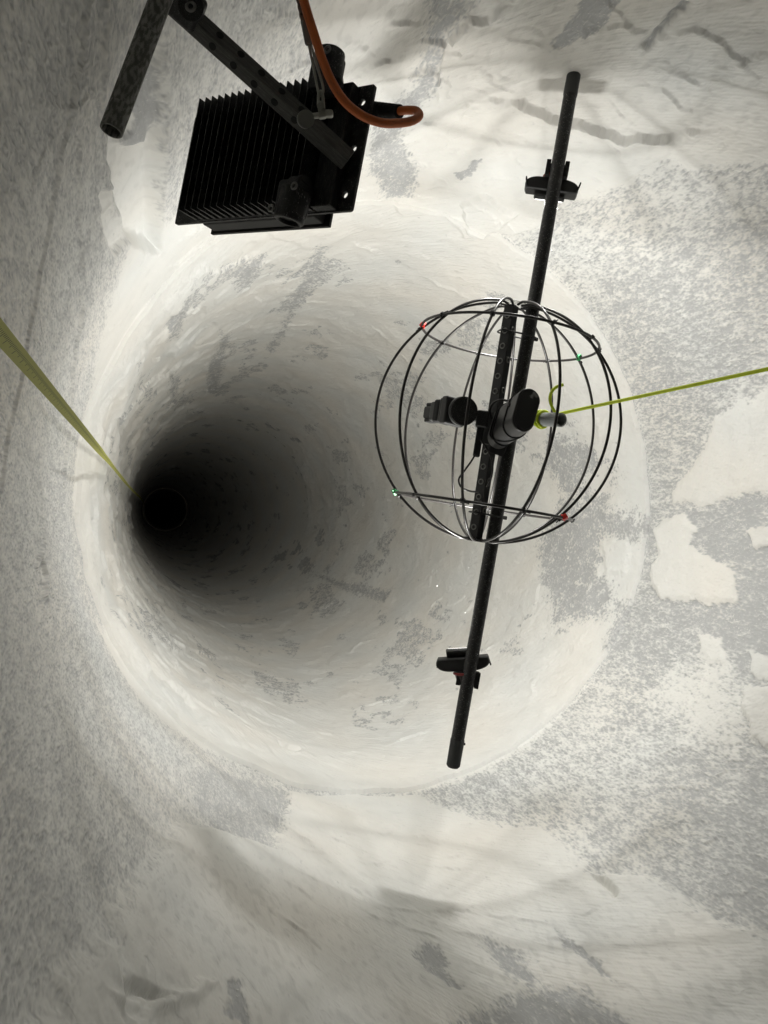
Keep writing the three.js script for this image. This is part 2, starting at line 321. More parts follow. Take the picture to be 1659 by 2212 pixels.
function wall(name, radius, rows, sections, cols) { // rows of heights from the top down; sections = [first row, last row, halves]
  const pos = [], uv = [], index = [], groups = [], mats = [];
  for (const [r0, r1, halves, texW, texH] of sections) for (let h = 0; h < halves; h++) {
    const a0 = A0 + TAU * h / halves, a1 = A0 + TAU * (h + 1) / halves, n = Math.round(cols(r0) / halves), base = pos.length / 3, from = index.length, yT = rows[r0], yB = rows[r1];
    for (let r = r0; r <= r1; r++) for (let i = 0; i <= n; i++) {
      const a = lerp(a0, a1, i / n), y = rows[r];
      let rr = radius(a, y);
      if (y > Y0 && y < Y1) { const [c, H, f] = surface(a, clamp(y, Y0 + 0.01, Y1 - 0.01)); rr -= H + 0.0008 * c; }
      const t = clamp(-y, 0, DEEP); rr -= TAPER * t; // the bore narrows with depth, its near side plumb
      pos.push(rr * Math.cos(a) - TAPER * t, y, -rr * Math.sin(a)); uv.push(i / n, (y - yB) / (yT - yB));
    }
    for (let r = 0; r < r1 - r0; r++) for (let i = 0; i < n; i++) {
      const p = base + r * (n + 1) + i, q = p + n + 1; index.push(p, p + 1, q, p + 1, q + 1, q);
    }
    groups.push([from, index.length - from, mats.length]);
    mats.push(texW ? skin(a0, a1, yB, yT, texW, texH) : new THREE.MeshStandardMaterial({ color: lin(0.66, 0.65, 0.6), roughness: 0.95 }));
  }
  const g = new THREE.BufferGeometry();
  g.setAttribute('position', new THREE.Float32BufferAttribute(pos, 3)); g.setAttribute('uv', new THREE.Float32BufferAttribute(uv, 2)); g.setIndex(index);
  for (const q of groups) g.addGroup(...q);
  g.computeVertexNormals();
  const m = new THREE.Mesh(g, mats); m.name = name; m.userData = { kind: 'structure' }; m.castShadow = m.receiveShadow = true; scene.add(m); return m;
}
const span = (a, b, n) => Array.from({ length: n + 1 }, (_, i) => lerp(a, b, i / n));
{
  const rows = [...span(2.3, 1.44, 16), ...span(1.40, 0.0, 540)], first = 17;
  const m = wall('wall_upper', () => R + 0.009, rows, [[0, first, 1, 0, 0], [first, rows.length - 1, 2, 2048, 1344]], (r) => (r < first ? 600 : 1560));
  m.userData.label = 'pale crusted upper wall of the shaft with grey mottled stone around its rim'; m.userData.category = 'wall';
}
{
  const rows = [0, ...span(-0.0015, -1.2, 259), ...span(-1.208, -3.15, 180), ...span(-3.25, -9.6, 76), ...span(-10, -16, 10)];
  const m = wall('wall_lower', (a, y) => (y === 0 ? R + 0.011 : R), rows, [[0, 261, 1, 2048, 1152], [261, 441, 1, 1536, 768], [441, rows.length - 1, 1, 512, 512]], (r) => (r < 261 ? 1000 : r < 441 ? 640 : 128));
  m.userData.label = 'smooth pale bored wall of the shaft running down into darkness'; m.userData.category = 'wall';
}
{
  const cx = -TAPER * DEEP, r = R + cx, g = new THREE.CircleGeometry(r + 0.03, 64); g.rotateX(-Math.PI / 2); g.translate(cx, -15.9, 0);
  const m = part('floor', g, new THREE.MeshStandardMaterial({ color: lin(0.02, 0.02, 0.02), roughness: 1 })); m.userData = { kind: 'structure' };
  const ring = new THREE.TorusGeometry(r - 0.03, 0.016, 12, 80); ring.rotateX(Math.PI / 2); ring.translate(cx, -8.95, 0);
  const c = part('shaft_collar', ring, new THREE.MeshStandardMaterial({ color: lin(0.45, 0.42, 0.34), roughness: 0.6 })); c.userData = { kind: 'structure' };
}

// ───────────────────────── the wire globe on its pole ─────────────────────────
const GD = 1.24, C = at(1071, 913, GD), RS = 0.1935;
const axis = at(1105, 660, GD + 0.0).sub(at(1025, 1165, GD - 0.0)).normalize();
const front = camera.position.clone().sub(C); front.addScaledVector(axis, -front.dot(axis)).normalize();
const side = axis.clone().cross(front).multiplyScalar(1).normalize();   // towards picture right
const sph = (lat, az, r = RS) => C.clone().addScaledVector(axis, r * Math.sin(lat)).addScaledVector(front, r * Math.cos(lat) * Math.cos(az)).addScaledVector(side, r * Math.cos(lat) * Math.sin(az));
const rad = THREE.MathUtils.degToRad;
const globe = thing('wire_globe', 'round cage of thin dark wires tied with small coloured cable ties around a perforated bar', 'wire cage', C);
{
  const az = [-84, -47, -12, 25, 59, 87, 121, 149, 175, 201, 233].map(rad), WR = 0.0022;
  for (const q of az) {
    const pts = []; const wob = (rnd() - 0.5) * 0.006;
    for (let l = -82; l <= 82; l += 4) pts.push(sph(rad(l), q + wob * Math.sin(l * 0.06), RS + wob * Math.cos(rad(l))));
    const b = sph(rad(-86), q, RS * 0.985), t = sph(rad(86), q, RS * 0.985);
    part('wire', tube([b, ...pts, t], WR, 110, 8), M.wire, globe);
  }
  for (const lat of [44, -44]) {
    const pts = []; for (let k = 0; k < 48; k++) pts.push(sph(rad(lat), k / 48 * TAU, RS + WR * 1.6));
    part('hoop', tube(pts, WR, 140, 8, true), M.wire, globe);
  }
  for (const s of [1, -1]) { const d = new THREE.CylinderGeometry(0.021, 0.021, 0.0025, 32); place(d, C.clone().addScaledVector(axis, s * (RS - 0.001)), axis, side); part('end_disc', d, s > 0 ? M.clear : M.grey, globe); }
  for (const lat of [44, -44]) az.forEach((q, k) => {
    const p = sph(rad(lat), q, RS + 0.002), out = p.clone().sub(C).normalize(), tan = axis.clone().cross(out).normalize(), up = out.clone().cross(tan);
    const spin = (rnd() - 0.5) * 1.6, dir = tan.clone().multiplyScalar(Math.cos(spin)).addScaledVector(up, Math.sin(spin));
    const loop = place(new THREE.TorusGeometry(0.0036, 0.0012, 6, 14), p, out, dir); loop.applyMatrix4(new THREE.Matrix4());
    const head = rbox(0.005, 0.0045, 0.005, 0.0008, p.clone().addScaledVector(out, 0.003), out, dir, 1);
    const tail = rbox(0.0022, 0.009, 0.0012, 0.0004, p.clone().addScaledVector(out, 0.003).addScaledVector(dir, 0.006), dir, out, 1);
    const kind = (lat > 0 && k === 0) || (lat < 0 && k === 4) ? 'red' : (lat > 0 && k === 6) || (lat < 0 && k === 0) ? 'tieGreen' : 'black';
    const big = kind === 'black' ? [] : [rbox(0.0085, 0.0075, 0.0085, 0.001, p.clone().addScaledVector(out, 0.002).addScaledVector(up, 0.002), out, dir, 1)];
    part('cable_tie', merge([loop, head, tail, ...big]), M[kind], globe, kind === 'red' ? 'red cable tie' : kind === 'tieGreen' ? 'green cable tie' : undefined);
    if (kind !== 'black') part('cable_tie', merge([rbox(0.004, 0.0045, 0.004, 0.0008, p.clone().addScaledVector(up, -0.007), out, dir, 1), rbox(0.002, 0.012, 0.0012, 0.0004, p.clone().addScaledVector(up, -0.008), up, out, 1)]), M.black, globe);
  });
  // perforated bar from end to end, one flat towards the viewer's right
  const bx = side.clone().multiplyScalar(0.86).addScaledVector(front, 0.5).normalize(), bz = bx.clone().cross(axis);
  const shift = side.clone().multiplyScalar(-0.004), B = C.clone().add(shift);
  const bar = part('perforated_bar', rbox(0.0175, RS * 1.97, 0.0175, 0.0015, B, axis, bx), M.black, globe);
  for (let k = -7; k <= 7; k++) {
    if (k >= -1 && k <= 1) continue;
    for (const [dir, odd] of [[bz.clone(), 0], [bx.clone().negate(), 0.5]]) {
      const o = dir.dot(front) > 0 ? dir : dir.clone().negate();
      const p = B.clone().addScaledVector(axis, (k + odd * 0.3) * 0.0245).addScaledVector(o, 0.0091);
      if (k % 2 && odd) continue;
      const t = new THREE.TorusGeometry(0.0040, 0.0010, 8, 24); t.applyMatrix4(frame(axis, axis.clone().cross(o)).setPosition(p));
      part('eyelet', t, M.zinc, bar);
    }
  }
}
const DP = 1.235, pTop = at(1241, 152, 1.25), pEnd = at(979, 1652, DP + 0.01), pDir = pTop.clone().sub(pEnd).normalize(), pLen = pTop.distanceTo(pEnd);
const onPole = (t, r = 0) => pEnd.clone().addScaledVector(pDir, t * pLen);
const poleFront = camera.position.clone().sub(C); poleFront.addScaledVector(pDir, -poleFront.dot(pDir)).normalize();
const poleRight = pDir.clone().cross(poleFront).normalize();
const pole = thing('pole', 'long black dusty pole running through the wire cage with taped grey ends', 'pole', pEnd);
{
  part('shaft', rod(onPole(0.02), onPole(0.98), 0.0108, 0.0108, 32), M.rod, pole);
  for (const [a, b] of [[-0.004, 0.037], [0.963, 1.0]]) {
    const L = (b - a) * pLen, prof = [[0.0, 0], [0.0085, 0.0005], [0.0112, 0.004], [0.0114, L - 0.001], [0.0110, L]].map((p) => new THREE.Vector2(...p));
    const g = new THREE.LatheGeometry(prof, 28), P = g.attributes.position;
    for (let i = 0; i < P.count; i++) { const w = 1 + 0.05 * n3(P.getX(i) * 160, P.getY(i) * 90, P.getZ(i) * 160); P.setX(i, P.getX(i) * w); P.setZ(i, P.getZ(i) * w); }
    if (a < 0.5) place(g, onPole(a), pDir, poleRight); else place(g, onPole(b), pDir.clone().negate(), poleRight);
    g.computeVertexNormals(); part('tape_wrap', g, M.tape, pole);
  }
  part('tape_tab', rbox(0.004, 0.003, 0.006, 0.0006, onPole(0.032).addScaledVector(poleRight, 0.0115), pDir, poleRight, 1), M.tape, pole);
}
// long ties that hold the bar to the pole
for (const [x, y, label] of [[1120, 722, 'upper long dark tie strapping perforated bar and pole together inside the wire cage'], [1044, 1110, 'lower long dark tie strapping perforated bar and pole together inside the wire cage']]) {
  const h = at(x, y, GD).sub(C).dot(axis), bc = C.clone().addScaledVector(axis, h).addScaledVector(side, -0.004), t = bc.clone().sub(pEnd).dot(pDir), pc = pEnd.clone().addScaledVector(pDir, t);
  const u = pc.clone().sub(bc).normalize(), v = axis.clone().cross(u).normalize(), o = thing('pole_tie', label, 'cable tie', bc);
  const q = [[-0.0125, 0.011], [-0.0125, -0.011], [0.0, -0.0128]].map(([a, b]) => bc.clone().addScaledVector(u, a).addScaledVector(v, b));
  const q2 = [[0.002, -0.0128], [0.0125, -0.006], [0.0132, 0.004], [0.0, 0.0130]].map(([a, b]) => pc.clone().addScaledVector(u, a).addScaledVector(v, b));
  part('loop', tube([...q, ...q2, bc.clone().addScaledVector(v, 0.0128)], 0.0014, 70, 6, true), M.black, o);
  part('tie_head', rbox(0.006, 0.006, 0.005, 0.001, pc.clone().addScaledVector(u, 0.0145), axis, u, 1), M.black, o);
}

// ───────────────────────── the two bar lamps clipped to the pole ─────────────────────────
function barLamp(x, y, depth, facing, tilt, label, clipAlong, turn) {
  const c = at(x, y, depth), down = pDir.clone().multiplyScalar(-facing);   // the way the lens looks
  const w0 = poleRight.clone(), q = new THREE.Quaternion().setFromAxisAngle(poleFront, rad(tilt));
  const w = w0.applyQuaternion(q), v = down.clone().applyQuaternion(q), look = v.clone().addScaledVector(V(0, -1, 0), turn); look.addScaledVector(w, -look.dot(w)).normalize();
  const lensAt = c.clone().addScaledVector(v, 0.0165), lm = new THREE.Matrix4().makeBasis(w, look.clone().negate(), w.clone().cross(look.clone().negate())).setPosition(lensAt), o = thing('bar_lamp', label, 'lamp', c, undefined);
  const m = new THREE.Matrix4().makeBasis(w, v.clone().negate(), w.clone().cross(v.clone().negate())).setPosition(c);
  const sh = new THREE.Shape();
  sh.moveTo(-0.0395, -0.0060); sh.lineTo(0.0385, -0.0075); sh.bezierCurveTo(0.0430, 0.001, 0.036, 0.006, 0.022, 0.0085); sh.lineTo(-0.022, 0.0095); sh.bezierCurveTo(-0.036, 0.009, -0.046, 0.003, -0.0395, -0.0060);
  const body = new THREE.ExtrudeGeometry(sh, { depth: 0.021, bevelEnabled: true, bevelThickness: 0.004, bevelSize: 0.003, bevelSegments: 4, curveSegments: 14 }); body.translate(0, 0, -0.0105); body.applyMatrix4(m);
  part('body', body, M.black, o);
  const local = (g) => g.applyMatrix4(m);
  const lens = new RoundedBoxGeometry(0.050, 0.007, 0.017, 2, 0.002); lens.translate(-0.002, 0, 0); part('lens_frame', lens.applyMatrix4(lm), M.grey, o);
  const glow = new RoundedBoxGeometry(0.044, 0.0012, 0.013, 1, 0.0005); glow.translate(-0.002, -0.0039, 0); part('lamp_lens', glow.applyMatrix4(lm), M.glow, o);
  for (const s of [-1, 1]) { const g = new RoundedBoxGeometry(0.0022, 0.015, 0.010, 1, 0.0008); g.rotateZ(s * -0.25); g.translate(s * 0.0425, 0.001, 0.012); part('strap_slot', local(g), M.matt, o); }
  // swivel and clip behind the pole
  const sw = c.clone().addScaledVector(v, -0.018).addScaledVector(poleFront, 0.004);
  part('swivel', rod(sw.clone().addScaledVector(v, 0.006), sw.clone().addScaledVector(v, -0.016), 0.0165, 0.0120, 32), M.black, o);
  const ring = place(new THREE.TorusGeometry(0.0160, 0.0022, 10, 40).rotateX(Math.PI / 2), sw.clone().addScaledVector(v, 0.002), v, w); part('swivel_ring', ring, M.darkRed, o);
  const t = c.clone().sub(pEnd).dot(pDir) + facing * clipAlong, pc = pEnd.clone().addScaledVector(pDir, t);
  for (const s of [-1, 1]) part('clip_cheek', rbox(0.0070, 0.025, 0.014, 0.0008, pc.clone().addScaledVector(poleRight, s * 0.0150).addScaledVector(poleFront, -0.006), pDir, poleRight, 1), M.matt, o);
  part('clip_back', rbox(0.033, 0.026, 0.004, 0.001, pc.clone().addScaledVector(poleFront, -0.0155), pDir, poleRight, 1), M.matt, o);
  const L = new THREE.RectAreaLight(LAMP_COLOR, LAMP_INTENSITY, 0.046, 0.016);
  L.position.copy(lensAt.clone().addScaledVector(look, 0.0055)); L.up.copy(w.clone().cross(look)); L.lookAt(L.position.clone().add(look)); L.name = 'lamp_beam'; scene.add(L);
  // the brighter middle of the same lamp's beam
  const S = new THREE.SpotLight(LAMP_COLOR, CORE, 0, rad(56), 1, 2), core = v.clone().addScaledVector(V(0, -1, 0), facing > 0 ? 0.5 : 0.42).normalize();
  S.position.copy(lensAt).addScaledVector(look, 0.018); S.target.position.copy(S.position).add(core); S.castShadow = true; S.shadow.radius = 1.3; S.name = 'lamp_core'; scene.add(S, S.target);
}
barLamp(1192, 407, 1.275, 1, 0, 'black bar lamp clipped to the pole above the wire cage in the photo', 0.023, 0.5);
barLamp(1001, 1431, 1.262, -1, 14, 'black bar lamp clipped to the pole below the wire cage in the photo', 0.023, 1.1);

// ───────────────────────── things fixed inside the cage ─────────────────────────
{
  const near = at(1138, 884, 1.115), far = at(1082, 926, 1.215), e = near.clone().sub(far), L = e.length();
  const lng = at(1153, 838, 1.115).sub(at(1119, 932, 1.115)), o = thing('instrument_case', 'black rounded case strapped with cable ties at the middle of the wire cage', 'case', far);
  const sh = new THREE.Shape(), hl = 0.0165, r = 0.0155;
  sh.absarc(0, hl, r, 0, Math.PI); sh.absarc(0, -hl, r, Math.PI, TAU); sh.closePath();
  const g = new THREE.ExtrudeGeometry(sh, { depth: L - 0.004, bevelEnabled: true, bevelThickness: 0.002, bevelSize: 0.002, bevelSegments: 3, curveSegments: 20 });
  const m = frame(lng, new THREE.Vector3().crossVectors(lng, e)); // x = lng × e, y = long side of the section, z = along the case
  const z = e.clone().normalize(), yv = lng.clone().addScaledVector(z, -lng.dot(z)).normalize(), xv = yv.clone().cross(z);
  const mm = new THREE.Matrix4().makeBasis(xv, yv, z).setPosition(far); g.applyMatrix4(mm);
  part('body', g, new THREE.MeshStandardMaterial({ color: lin(0.03, 0.03, 0.03), roughness: 0.42 }), o);
  const f = new THREE.ExtrudeGeometry(sh, { depth: 0.0012, bevelEnabled: false, curveSegments: 20 }); f.scale(0.93, 0.96, 1); f.translate(0, 0, L - 0.0015); f.applyMatrix4(mm); part('end_cap', f, M.dusty, o);
  const band = (t0, t1) => { const p = []; for (let k = 0; k < 40; k++) { const a = k / 40 * TAU, x = Math.cos(a) * (r + 0.0028), yy = Math.sin(a) * (r + 0.0028) + Math.sign(Math.sin(a)) * hl; p.push(V(x, yy, lerp(t0, t1, 0.5 + 0.5 * Math.cos(a)) * L).applyMatrix4(mm)); } return tube(p, 0.0013, 120, 6, true); };
  part('strap', band(0.22, 0.22), M.matt, o); part('strap', band(0.66, 0.66), M.matt, o); part('strap', band(0.12, 0.72), M.matt, o);
  for (const [sx, sy, t] of [[0.6, 1.02, 0.22], [0.3, 1.08, 0.66], [-1.1, 0.3, 0.7]]) part('strap_head', rbox(0.005, 0.005, 0.005, 0.001, V(sx * r, sy * (hl + r), t * L).applyMatrix4(mm), z, xv, 1), M.matt, o);
  // dark mount under the case
  const mt = o;
  part('mount', rbox(0.026, 0.05, 0.02, 0.002, at(1082, 948, 1.226), at(1100, 905, 1.22).sub(at(1070, 985, 1.24)), side), M.matt, mt);
  part('mount_plate', rbox(0.03, 0.052, 0.003, 0.001, at(1060, 925, 1.222), axis, side), M.grey, mt);
}
{
  const a = at(1212, 907, 1.12), b = at(1128, 905, 1.225), o = thing('plastic_pipe', 'short grey plastic pipe with its open end towards the viewer', 'pipe', b);
  part('tube', pipe(b, a, 0.0105, 0.0074), M.pvc, o);
  const bore = rod(b.clone().lerp(a, 0.3), b.clone().lerp(a, 0.31), 0.0073); part('bore_plug', bore, M.matt, o);
  // lime cord knotted round the pipe
  const e = a.clone().sub(b).normalize(), x = poleRight.clone().addScaledVector(e, -poleRight.dot(e)).normalize(), y = e.clone().cross(x), k = b.clone().lerp(a, 0.52), pts = [];
  const cord = thing('cord', 'bright lime green cord stretched from the grey pipe to the right', 'cord', k);
  for (let i = 0; i <= 26; i++) { const t = i / 13 * TAU * 0.9 - 0.5; pts.push(k.clone().addScaledVector(e, i * 0.0007 - 0.008).addScaledVector(x, Math.cos(t) * 0.0127).addScaledVector(y, Math.sin(t) * 0.0127)); }
  part('knot_turns', tube(pts, 0.0021, 160, 8), M.green, cord);
  const start = at(1221, 891, 1.15), far = at(1659, 797, 0.93), on = far.clone().sub(start);
  part('taut_length', tube([start.clone().addScaledVector(on, -0.06), start, start.clone().addScaledVector(on, 0.5), far, far.clone().addScaledVector(on, 0.55)], 0.0026, 60, 10), M.green, cord);
  part('loose_end', tube([at(1203, 896, 1.155), at(1193, 880, 1.15), at(1188, 862, 1.145), at(1192, 846, 1.14), at(1202, 836, 1.14), at(1217, 831, 1.135)], 0.0024, 40, 8), M.green, cord);
}
{
  const d0 = at(1003, 888, 1.165), tip = at(922, 893, 1.24), e = tip.clone().sub(d0), L = e.length(); e.normalize();
  const up = axis.clone().addScaledVector(e, -axis.dot(e)).normalize(), o = thing('camera', 'small black camera with a round lens cap, left of the perforated bar inside the cage', 'camera', d0);
  const face = camera.position.clone().sub(d0).normalize().multiplyScalar(0.8).addScaledVector(e, -0.6).normalize();
  part('lens', rod(d0.clone().addScaledVector(face, -0.012), d0, 0.0212, 0.0212, 40), M.dusty, o);
  part('lens_ring', rod(d0.clone().addScaledVector(face, -0.018), d0.clone().addScaledVector(face, -0.0035), 0.0222, 0.0222, 40), M.grey, o);
  const bits = [[0.027, 0.043, 0.016, 0.040, M.black], [0.038, 0.039, 0.008, 0.036, M.grey], [0.050, 0.036, 0.014, 0.033, M.matt], [0.062, 0.031, 0.014, 0.028, M.grey], [0.079, 0.020, 0.022, 0.020, M.black]];
  for (const [t, h, l, w, mt] of bits) part('housing', rbox(h, l, w, 0.004, d0.clone().addScaledVector(e, t), e, up, 3), mt, o);
  for (const s of [-1, 1]) part('clip', rbox(0.006, 0.022, 0.016, 0.002, d0.clone().addScaledVector(e, 0.076).addScaledVector(up, s * 0.0125), e, up, 2), M.matt, o);
  const arm = o;
  part('arm_head', rbox(0.019, 0.026, 0.02, 0.003, at(1042, 906, 1.195), axis, side, 2), M.dusty, arm);
  part('arm', rbox(0.011, 0.062, 0.009, 0.003, at(1035, 945, 1.2), axis, side, 2), M.matt, arm);
  part('pin', rod(at(1012, 905, 1.19), at(1040, 905, 1.195), 0.004), M.zinc, arm);
  const c1 = thing('cable', 'thin black cable making a loop left of the perforated bar', 'cable', at(1000, 1040, 1.2));
  part('lead', tube([at(1034, 965, 1.2), at(1022, 990, 1.195), at(1004, 1016, 1.19), at(991, 1036, 1.185), at(996, 1052, 1.185), at(1012, 1060, 1.19), at(1034, 1063, 1.21)], 0.0015, 60, 8), M.wire, c1);
  const c2 = thing('cable', 'thin black cable curving down along the right side of the perforated bar', 'cable', at(1060, 1000, 1.2));
  part('lead', tube([at(1038, 950, 1.195), at(1052, 970, 1.19), at(1062, 992, 1.19), at(1064, 1015, 1.195), at(1059, 1038, 1.205), at(1052, 1052, 1.215)], 0.0016, 60, 8), M.wire, c2);
  const c3 = thing('cable', 'thin black cable arching from the bar to the back of the rounded case', 'cable', at(1070, 880, 1.2));
  part('lead', tube([at(1062, 905, 1.2), at(1058, 885, 1.195), at(1066, 870, 1.19), at(1083, 864, 1.185), at(1096, 866, 1.185)], 0.0017, 40, 8), M.wire, c3);
}

// ───────────────────────── the finned floodlight ─────────────────────────
const LD = 0.703;
const nrm = camV(0.523, -0.1119, 0.845).normalize();                      // the way the lamp looks
const lv = camV(0.1836, 0.9829, 0.0165); lv.addScaledVector(nrm, -lv.dot(nrm)).normalize();
const lu = camV(0.8323, -0.1466, -0.5346); lu.addScaledVector(nrm, -lu.dot(nrm)).addScaledVector(lv, -lu.dot(lv)).normalize();
const LC = at(581, 348.5, LD);                                           // middle of the flange plate
const lamp = (u, v, n) => LC.clone().addScaledVector(lu, u).addScaledVector(lv, v).addScaledVector(nrm, n);
const LM = new THREE.Matrix4().makeBasis(lu, lv, lu.clone().cross(lv)).setPosition(LC);
const back = lu.clone().cross(lv).dot(nrm) > 0 ? 1 : -1;
const lbox = (w, h, d, r, u, v, n) => rbox(w, h, d, r, lamp(u, v, n), lv, lu, 1);
const FW = 0.215, FH = 0.1087, FINH = 0.0235;
const flood = thing('floodlight', 'black floodlight seen from behind with a finned heat sink and a drilled flange', 'floodlight', LC);
{
  const sh = new THREE.Shape(), a = FW / 2, b = FH / 2, c = 0.00296;
  sh.moveTo(-a + c, -b); sh.lineTo(a - c, -b); sh.quadraticCurveTo(a, -b, a, -b + c); sh.lineTo(a, b - c); sh.quadraticCurveTo(a, b, a - c, b); sh.lineTo(-a + c, b); sh.quadraticCurveTo(-a, b, -a, b - c); sh.lineTo(-a, -b + c); sh.quadraticCurveTo(-a, -b, -a + c, -b);
  for (const s of [-1, 1]) for (const v of [-0.03996, 0., 0.03996]) { const h = new THREE.Path(); h.absellipse(s * (a - 0.00999), v, 0.00281, 0.00281, 0, TAU, true); sh.holes.push(h); }
  const g = new THREE.ExtrudeGeometry(sh, { depth: 0.00296, bevelEnabled: false, curveSegments: 16 }); g.applyMatrix4(LM); part('flange', g, M.fins, flood);
  part('heat_sink_base', lbox(0.1480, FH - 0.0016, 0.0050, 0.0007, -0.0043, 0, -0.0030), M.finned, flood);
  const fin = new THREE.Shape(); fin.moveTo(-0.002, 0); fin.lineTo(-0.00037, -FINH); fin.lineTo(0.00037, -FINH); fin.lineTo(0.002, 0); fin.closePath();
  for (let k = 0; k < 18; k++) {
    const h = FH - 0.0024, f = new THREE.ExtrudeGeometry(fin, { depth: h, bevelEnabled: false });
    const m = new THREE.Matrix4().makeBasis(lu, nrm, lu.clone().cross(nrm)); f.translate(0, 0, -h / 2); f.applyMatrix4(m.setPosition(lamp(-0.0744 + k * 0.00826, 0, -0.0052)));
    part('fin', f, M.fins, flood);
  }
  part('housing', lbox(0.1380, FH - 0.0040, 0.0170, 0.002, -0.008, -0.001, 0.0125), M.black, flood);
  part('lens_frame', lbox(0.1480, FH - 0.0005, 0.0037, 0.0007, -0.008, -0.001, 0.0230), M.black, flood);
  part('front_glass', lbox(0.1258, 0.0888, 0.0015, 0.0004, -0.008, -0.001, 0.0256), M.glass, flood);
  part('back_plate', lbox(0.0220, FH - 0.0022, 0.0130, 0.0015, 0.0810, 0, -0.0066), M.finned, flood);
  // pivot clamps at both ends of the bracket
  for (const s of [1, -1]) {
    const cu = s > 0 ? 0.0760 : 0.0655, p0 = lamp(cu, s * (FH / 2 - 0.00888), -0.02664), p1 = lamp(cu - 0.003, s * (FH / 2 + 0.0175), -0.02664);
    part('clamp', merge([pipe(p0, p1, 0.0128, 0.0086, 28), rbox(0.0235, 0.0300, 0.0190, 0.00296, p0.clone().lerp(p1, 0.3).addScaledVector(lu, -0.00148), lv, lu, 2), rod(p0.clone().addScaledVector(lu, -0.00296), p0.clone().addScaledVector(lu, 0.00888), 0.0115, 0.0115, 24)]), M.dusty, flood);
    for (const [du, dv] of [[0.0104, 0.10], [s > 0 ? 0.0095 : -0.0135, 0.75]]) {
      const q = p0.clone().lerp(p1, dv).addScaledVector(lu, du * 0.8).addScaledVector(nrm, -0.0130), t = new THREE.TorusGeometry(0.00266, 0.00096, 8, 24); t.applyMatrix4(new THREE.Matrix4().makeBasis(lu, lv, lu.clone().cross(lv)).setPosition(q));
      part('bolt', t, M.zinc, flood);
    }
  }
  const gland = [];
  const g0 = at(803, 238, 0.6660), g1 = at(863, 241, 0.6401), ge = g1.clone().sub(g0);
  for (let k = 0; k < 8; k++) gland.push(rod(g0.clone().addScaledVector(ge, k / 8), g0.clone().addScaledVector(ge, (k + 0.72) / 8), 0.00725 - k * 0.00022, 0.00696 - k * 0.00022, 24));
  gland.push(rod(g0, g1, 0.00592, 0.00555, 20)); part('cable_gland', merge(gland), M.matt, flood);
}
{
  const o = thing('power_cable', 'dirty orange cable looping from the floodlight up out of view', 'cable', at(860, 262, 0.6364));
  part('sheath', tube([at(858, 240, 0.6423), at(882, 238, 0.6327), at(900, 240, 0.6253), at(906, 249, 0.6201), at(893, 260, 0.6127), at(860, 266, 0.6031), at(818, 264, 0.5920), at(778, 247, 0.5846), at(742, 216, 0.5772), at(716, 175, 0.5735), at(696, 128, 0.5698), at(680, 78, 0.5661), at(664, 28, 0.5624), at(648, -30, 0.5550), at(632, -110, 0.5476)], 0.0034, 160, 14), M.orange, o);
}
{
  const o = thing('lanyard', 'steel wire lanyard with grey ferrule and shackle hanging beside the orange cable', 'cable', at(690, 240, 0.5846)), d = 0.5735;
  const sl = []; for (let s = 0; s < 6; s++) { const p = []; for (let i = 0; i <= 24; i++) { const t = i / 24, ang = (s < 3 ? 1 : -1) * t * 14 + s * 2.094, c = at(lerp(640, 660, t), lerp(-60, 54, t), d), r = 0.0031 * (1 - 0.35 * t); p.push(c.addScaledVector(EX, Math.cos(ang) * r).addScaledVector(EZ, Math.sin(ang) * r)); } sl.push(tube(p, 0.00135, 60, 6)); }
  part('braided_sleeve', merge(sl), new THREE.MeshStandardMaterial({ color: lin(0.16, 0.11, 0.085), roughness: 0.8 }), o);
  const fe = rbox(0.00703, 0.01924, 0.00481, 0.00207, at(664, 70, d), at(661, 55, d).sub(at(667, 85, d)), EX, 3); part('ferrule', fe, M.zinc, o);
  part('strand', tube([at(664, 82, d), at(676, 140, d), at(687, 196, d), at(690, 207, d)], 0.0010, 40, 6), M.steel, o);
  part('strand', tube([at(668, 82, d), at(684, 140, d), at(698, 190, d), at(697, 203, d), at(692, 208, d)], 0.0010, 40, 6), M.steel, o);
  part('shackle', merge([tube([at(688, 228, d), at(688, 210, d), at(690, 199, d), at(695, 198, d), at(697, 209, d), at(698, 228, d)], 0.0013, 40, 8), rbox(0.00555, 0.01258, 0.00444, 0.00111, at(695, 238, d), EY.clone().addScaledVector(EX, -0.1), EX, 2), rod(at(692, 229, d - 0.006), at(692, 229, d + 0.004), 0.00259, 0.00259, 16)]), M.steel, o);
  part('bolt', merge([rod(at(664, 253, d), at(708, 246, d), 0.0021, 0.0021, 16), rod(at(661, 257, d - 0.004), at(659, 258, d + 0.002), 0.00629, 0.00629, 20), rbox(0.00666, 0.00518, 0.00518, 0.00148, at(710, 246, d), EY, EX, 2)]), M.steel, o);
}
